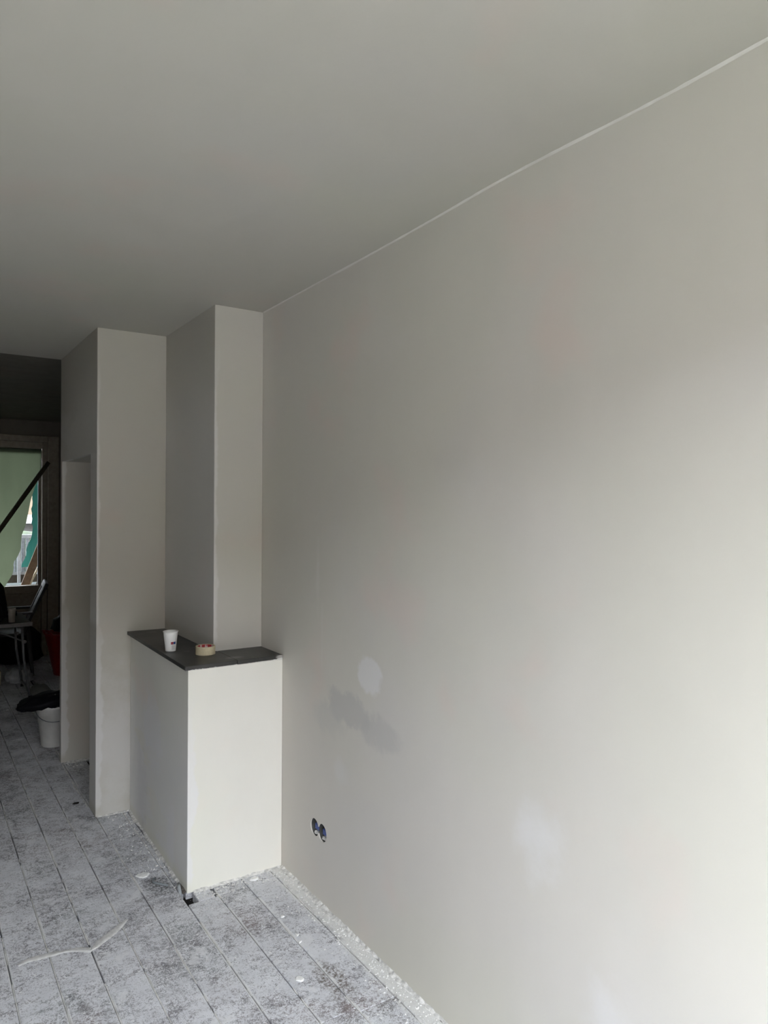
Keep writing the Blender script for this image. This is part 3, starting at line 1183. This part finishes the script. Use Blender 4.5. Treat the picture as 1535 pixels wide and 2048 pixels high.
# red flexible tub with black bag on it
M_RED = simple('red_plastic_tub', (.30, .012, .014), .5, .4)
tub = tag(empty('tub', (1.33, 7.72, 0)), 'red plastic tub on the floor in the dark rear room', 'tub')
obj('tub_body', lathe([(0, .008), (.115, .008), (.118, 0), (.125, .004), (.205, .40), (.213, .41), (.213, .42), (.203, .42), (.118, .014), (0, .014)], 40), M_RED, tub, True)
for a in (0.4, 0.4 + PI):
    bm = bmesh.new()
    tube(bm, [(.21 * math.cos(a - .3), .21 * math.sin(a - .3), .415), (.235 * math.cos(a - .2), .235 * math.sin(a - .2), .455), (.235 * math.cos(a + .2), .235 * math.sin(a + .2), .455), (.21 * math.cos(a + .3), .21 * math.sin(a + .3), .415)], .010, 8)
    obj('handle', bm, M_RED, tub, True)
tag(obj('black_bag', blob(1.34, 7.72, .421, .15, .15, .17, 9.3, .2, 3), M_BLACKPL, smooth=True), 'black plastic bag stuffed in the top of the red tub', 'bag')
tag(obj('rubbish_bag', blob(.98, 8.48, 0, .22, .17, .42, 2.2, .2, 3), M_BLACKPL, smooth=True), 'black rubbish bag on the floor left of the red tub', 'bag')
tag(obj('rubbish_bag', blob(.20, 8.24, 0, .27, .15, .45, 7.2, .2, 3), M_BLACKPL, smooth=True), 'black rubbish bag on the floor under the table by the garden door', 'bag')
# crumpled dust sheet under the table
bm = blob(.88, 7.60, 0, .115, .13, .115, 5.8, .40, 4, freq=2.2)
tag(obj('dust_sheet', bm, simple('grey_white_dust_sheet', (.36, .37, .38), .8, .2), smooth=True), 'crumpled whitish dust sheet on the floor under the table', 'dust sheet')
bm = blob(.985, 7.0, 0, .085, .20, .06, 8.8, .35, 3, freq=2.0)
tag(obj('sack', bm, simple('grey_paper_sack', (.20, .195, .18), .8, .2), smooth=True), 'flat greyish sack on the floor between dust sheet and bucket', 'sack')
cb = tag(empty('carton', (.655, 7.62, 0)), 'small beige carton on the floor at the left edge under the table', 'box')
M_CARD = simple('beige_card', (.34, .31, .22), .8, .2)
obj('carton_body', bevelled_box(-.11, .07, -.10, .10, 0, .125, .002), M_CARD, cb)
for s in (-1, 1):
    obj('flap', bevelled_box(-.108, .068, -.10 if s < 0 else .002, -.002 if s < 0 else .10, .126, .129, .001), M_CARD, cb)

# white bucket with black bag draped over it, at the end of the passage block
M_BUCKET = simple('white_bucket', (.66, .66, .63), .45, .4, var=.05)
BX, BY = .862, 5.46
bk = tag(empty('bucket', (BX, BY, 0)), 'white plastic bucket with wire handle beside the passage block', 'bucket')
prof = [(0, .006), (.083, .006), (.086, 0), (.089, .003), (.112, .225), (.119, .227), (.1205, .262), (.124, .264), (.125, .288), (.121, .292), (.114, .288), (.086, .012), (0, .012)]
obj('bucket_body', lathe(prof, 44), M_BUCKET, bk, True)
bm = bmesh.new()
vd = Vector((-BX, -BY, 0)).normalized()
sd = Vector((-vd.y, vd.x, 0))
pts = []
for k in range(21):
    t = k / 20
    a = PI * t
    p = sd * (.124 * math.cos(a)) + vd * (.132 * math.sin(a))
    pts.append((p.x, p.y, .262 - .075 * math.sin(a)))
tube(bm, pts, .0028, 8)
obj('handle', bm, M_STEEL, bk, True)
for s in (1, -1):
    p = sd * (.1245 * s)
    bm = bmesh.new()
    bmesh.ops.create_uvsphere(bm, u_segments=10, v_segments=6, radius=.010, matrix=Matrix.Translation((p.x, p.y, .262)))
    obj('handle_lug', bm, M_BUCKET, bk, True)
# bag: lumpy drape sagging over the rim
bm = bmesh.new()
bmesh.ops.create_icosphere(bm, subdivisions=4, radius=1.0)
for v in bm.verts:
    d = v.co.normalized()
    k = 1 + .22 * mnoise.noise(d * 2.6 + Vector((3, 1, 7)))
    x, y, z = d.x * .152 * k, d.y * .135 * k, d.z * .062 * k
    if z < 0:
        r = math.hypot(d.x, d.y)
        z = z * .25 - .022 * max(0, r - .86) / .14 * (1 + mnoise.noise(d * 4))
    v.co = Vector((BX - .02 + x, BY + y, .306 + z))
    if d.x < -.3:
        v.co.x += (d.x + .3) * .12
        v.co.z -= (-d.x - .3) * .020
tag(obj('black_bag', bm, M_BLACKPL, smooth=True), 'black plastic bag draped over the white bucket', 'bag')

# ------------------------------------------------------------------ outside, rear: garden
M_GROUND = simple('garden_paving', (.10, .10, .095), .9, .1, var=.3, scale=3)
bm = bmesh.new()
box(bm, -14, 20, YB + .25, 45, -.3, -.06)
structure(obj('ground_garden', bm, M_GROUND))
# unseen slab added above the garden door to dim the yard
bm = bmesh.new()
box(bm, -4, 4, YB + .26, YB + 3.4, 2.75, 2.95)
structure(obj('yard_shade_slab', bm, simple('concrete', (.3, .3, .29), .9, .1)))
M_FENCE = simple('grey_fence_timber', (.34, .37, .40), .8, .2, var=.2)
M_FPOST = simple('pale_fence_timber', (.42, .44, .45), .8, .2)
fe = tag(empty('garden_fence', (1.0, 12.0, -.06)), 'grey upright slat fence with pale rail across the garden', 'fence')
for k in range(26):
    obj('fence_slat', bevelled_box(-.45 + k * .062, -.45 + k * .062 + .05, -.01, .01, .72, 1.245, .003), M_FENCE, fe)
obj('fence_rail', bevelled_box(-.47, 1.2, -.025, .02, 1.246, 1.30, .004), M_FPOST, fe)
obj('fence_rail', bevelled_box(-.47, 1.2, -.025, -.011, .70, .745, .004), M_FPOST, fe)
for xx in (-.44, .385, 1.16):
    obj('fence_post', bevelled_box(xx - .022, xx + .022, -.055, -.026, 0, 1.245, .004), M_FPOST, fe)
obj('base_board', bevelled_box(-.47, 1.2, -.012, .012, .0, .70, .004), M_DARKWOOD, fe)

M_LEAF = simple('hedge_leaf', (.022, .038, .012), .6, .3, var=.4, scale=9)
M_LEAF2 = simple('bush_leaf', (.05, .14, .08), .6, .3, var=.4, scale=9)


def leaves(name, n, cx, cy, cz, rx, ry, rz, size, mat, seed, parent=None):
    q = random.Random(seed)
    bm = bmesh.new()
    for _ in range(n):
        while True:
            a, b, c = (q.uniform(-1, 1) for _ in range(3))
            if a * a + b * b + c * c < 1:
                break
        p = Vector((cx + a * rx, cy + b * ry, cz + c * rz))
        d = Vector((q.gauss(0, 1), q.gauss(0, 1), q.gauss(0, 1))).normalized()
        e = d.orthogonal().normalized()
        s = size * q.uniform(.6, 1.3)
        bm.faces.new([bm.verts.new(p + v) for v in (d * s, e * s * .4, -d * s * .6, -e * s * .4)])
    return obj(name, bm, mat, parent)


hd = tag(empty('hedge', (1.8, 13.0, 0)), 'low green hedge showing above the grey garden fence', 'hedge')
obj('hedge_core', blob(0, 0, -.06, 1.4, .35, 1.15, 3.3, .08, 3), M_LEAF, hd, True)
leaves('hedge_leaves', 1500, 0, 0, .6, 1.5, .42, .60, .06, M_LEAF, 4, hd)['kind'] = 'stuff'
# low white shed
M_SHEDW = simple('white_shed_paint', (.12, .123, .12), .6, .3, var=.05)
M_SHEDG = simple('grey_shed_paint', (.075, .076, .074), .7, .3, var=.1)
sh = tag(empty('garden_shed', (2.10, 15.6, -.06)), 'low white garden shed behind the hedge', 'shed')
obj('shed_wall', bevelled_box(-.45, .28, -.4, .4, 0, 1.40, .01), M_SHEDG, sh)
bm = bmesh.new()
v = [bm.verts.new(p) for p in ((-.52, -.46, 1.40), (.33, -.46, 1.40), (.33, .46, 1.40), (-.52, .46, 1.40), (-.30, -.15, 1.56), (.10, -.15, 1.56), (.10, .15, 1.56), (-.30, .15, 1.56))]
for f in ((3, 2, 1, 0), (4, 5, 6, 7), (0, 1, 5, 4), (1, 2, 6, 5), (2, 3, 7, 6), (3, 0, 4, 7)):
    bm.faces.new([v[i] for i in f])
obj('shed_roof', bm, M_SHEDW, sh)
# house across the gardens
hs = tag(empty('house', (4.2, 26, -.06)), 'warm orange brick house seen small through the gap beside the sheet', 'house')


def brick_mat():
    m = NT('orange_brick')
    b = m.n('ShaderNodeTexBrick')
    b.inputs['Color1'].default_value = (.10, .062, .026, 1)
    b.inputs['Color2'].default_value = (.09, .045, .018, 1)
    b.inputs['Mortar'].default_value = (.11, .085, .055, 1)
    b.inputs['Scale'].default_value = 2.0
    m.l(m.mapping(m.objco(), scale=(1, 1, 1)), b.inputs['Vector'])
    m.color(b.outputs['Color'])
    m.rough(.85)
    return m.m


obj('house_wall', bevelled_box(-4, 4, 0, 6, 0, 5.6, .02), brick_mat(), hs)
bm = bmesh.new()
v = [bm.verts.new(p) for p in ((-4.3, -.3, 5.6), (4.3, -.3, 5.6), (4.3, 6.3, 5.6), (-4.3, 6.3, 5.6), (-4.3, 3, 8.4), (4.3, 3, 8.4))]
for f in ((0, 1, 5, 4), (2, 3, 4, 5), (0, 4, 3), (1, 2, 5), (3, 2, 1, 0)):
    bm.faces.new([v[i] for i in f])
obj('roof', bm, simple('dark_roof_tile', (.12, .07, .06), .8, .2), hs)
M_HWIN = simple('white_window_frame', (.6, .6, .58), .6, .3)
for xx in (-2.4, 2.2):
    for zz in (.9, 3.4):
        f = obj('window', bevelled_box(xx - .7, xx + .7, -.05, .05, zz, zz + 1.4, .01), M_HWIN, hs)
        obj('pane', bevelled_box(xx - .6, xx + .6, -.07, -.052, zz + .1, zz + 1.3, .005), simple('dark_pane', (.05, .06, .07), .2, .5), f)
# teal scaffold netting hanging outside the door
M_NET = sheet_mat('teal_scaffold_net', (.02, .05, .042), (.014, .066, .052), .6)
bm = bmesh.new()
prev = None
for j in range(61):
    z = 2.7 - (2.7 - .92) * j / 60
    xl = 1.275 - .020 * mnoise.noise(Vector((z * 9, 3, 1))) - .02 * max(0, mnoise.noise(Vector((z * 25, 5, 1))))
    if z < 1.32:
        xl -= .12 * (1.32 - z) / .4
    row = []
    for i in range(13):
        u = i / 12
        x = xl + (2.4 - xl) * u
        row.append(bm.verts.new((x, 9.75 + .03 * math.sin(x * 25 + z) + .03 * mnoise.noise(Vector((x * 5, z * 3, 2))), z)))
    if prev:
        for k in range(12):
            bm.faces.new((prev[k], prev[k + 1], row[k + 1], row[k]))
    prev = row
tag(obj('scaffold_net', bm, M_NET, smooth=True), 'teal green scaffold netting hanging outside the rear door', 'netting')
# boards leaning against the rear house wall outside
LEAN = [((.885, 9.55, -.06), (1.545, 9.07, 1.95), .085, .025, (.10, .065, .04), 'brown board leaning outside the rear door, uppermost of three'),
        ((.88, 9.66, -.06), (1.56, 9.12, 1.62), .022, .03, (.34, .30, .21), 'thin pale lath leaning outside the rear door among boards'),
        ((.98, 9.45, -.06), (1.62, 9.07, 1.55), .10, .022, (.07, .065, .05), 'dark grey board leaning outside the rear door, lowest of three')]
for i, (p0, p1, w, th, c, lb) in enumerate(LEAN):
    p0, p1 = Vector(p0), Vector(p1)
    dv = p1 - p0
    zax = dv.normalized()
    yax = Vector((0, 1, 0))
    yax = (yax - zax * yax.dot(zax)).normalized()
    xax = yax.cross(zax)
    Mx = Matrix(((xax.x, yax.x, zax.x, p0.x), (xax.y, yax.y, zax.y, p0.y), (xax.z, yax.z, zax.z, p0.z), (0, 0, 0, 1)))
    o = obj('timber_board', bevelled_box(-w / 2, w / 2, -th / 2, th / 2, 0, dv.length, .003, 1, Mx), simple('outdoor_board', c, .8, .2, var=.25))
    tag(o, lb, 'board', 'boards leaning outside the rear door')
# dark planter and bin
pl = tag(empty('planter', (1.16, 11.0, -.06)), 'dark planter box below the grey garden fence', 'planter')
M_PLANT = simple('black_green_planter', (.02, .035, .03), .7, .2)
obj('planter_box', bevelled_box(-.35, .5, -.15, .15, 0, .60, .01), M_PLANT, pl)
obj('planter_rim', bevelled_box(-.37, .52, -.17, .17, .601, .66, .01), M_PLANT, pl)

# the house itself above the ground floor, and an unseen block added beside the yard to dim it
M_BRICK = simple('dull_brick', (.20, .15, .12), .9, .1, var=.2, scale=3)
bm = bmesh.new()
box(bm, -14, 14, YF - .24, YB + .24, 2.97, 9.6)
structure(obj('wall_upper_storeys', bm, M_BRICK))
bm = bmesh.new()
box(bm, 2.7, 6.5, YB + .26, YB + 3.0, -.06, 5.5)
structure(obj('wall_yard_blocker', bm, M_BRICK))

# ------------------------------------------------------------------ outside, front: street and the terrace opposite that limits the sky
bm = bmesh.new()
box(bm, -40, 40, -30, YF - .26, -.5, -.25)
structure(obj('ground_street', bm, simple('street_paving', (.42, .405, .375), .9, .1, var=.2, scale=2)))
bm = bmesh.new()
box(bm, -40, 40, -19, -13, -.25, 5.3)
structure(obj('wall_terrace_opposite', bm, simple('street_brick', (.16, .12, .10), .9, .1, var=.2, scale=3)))
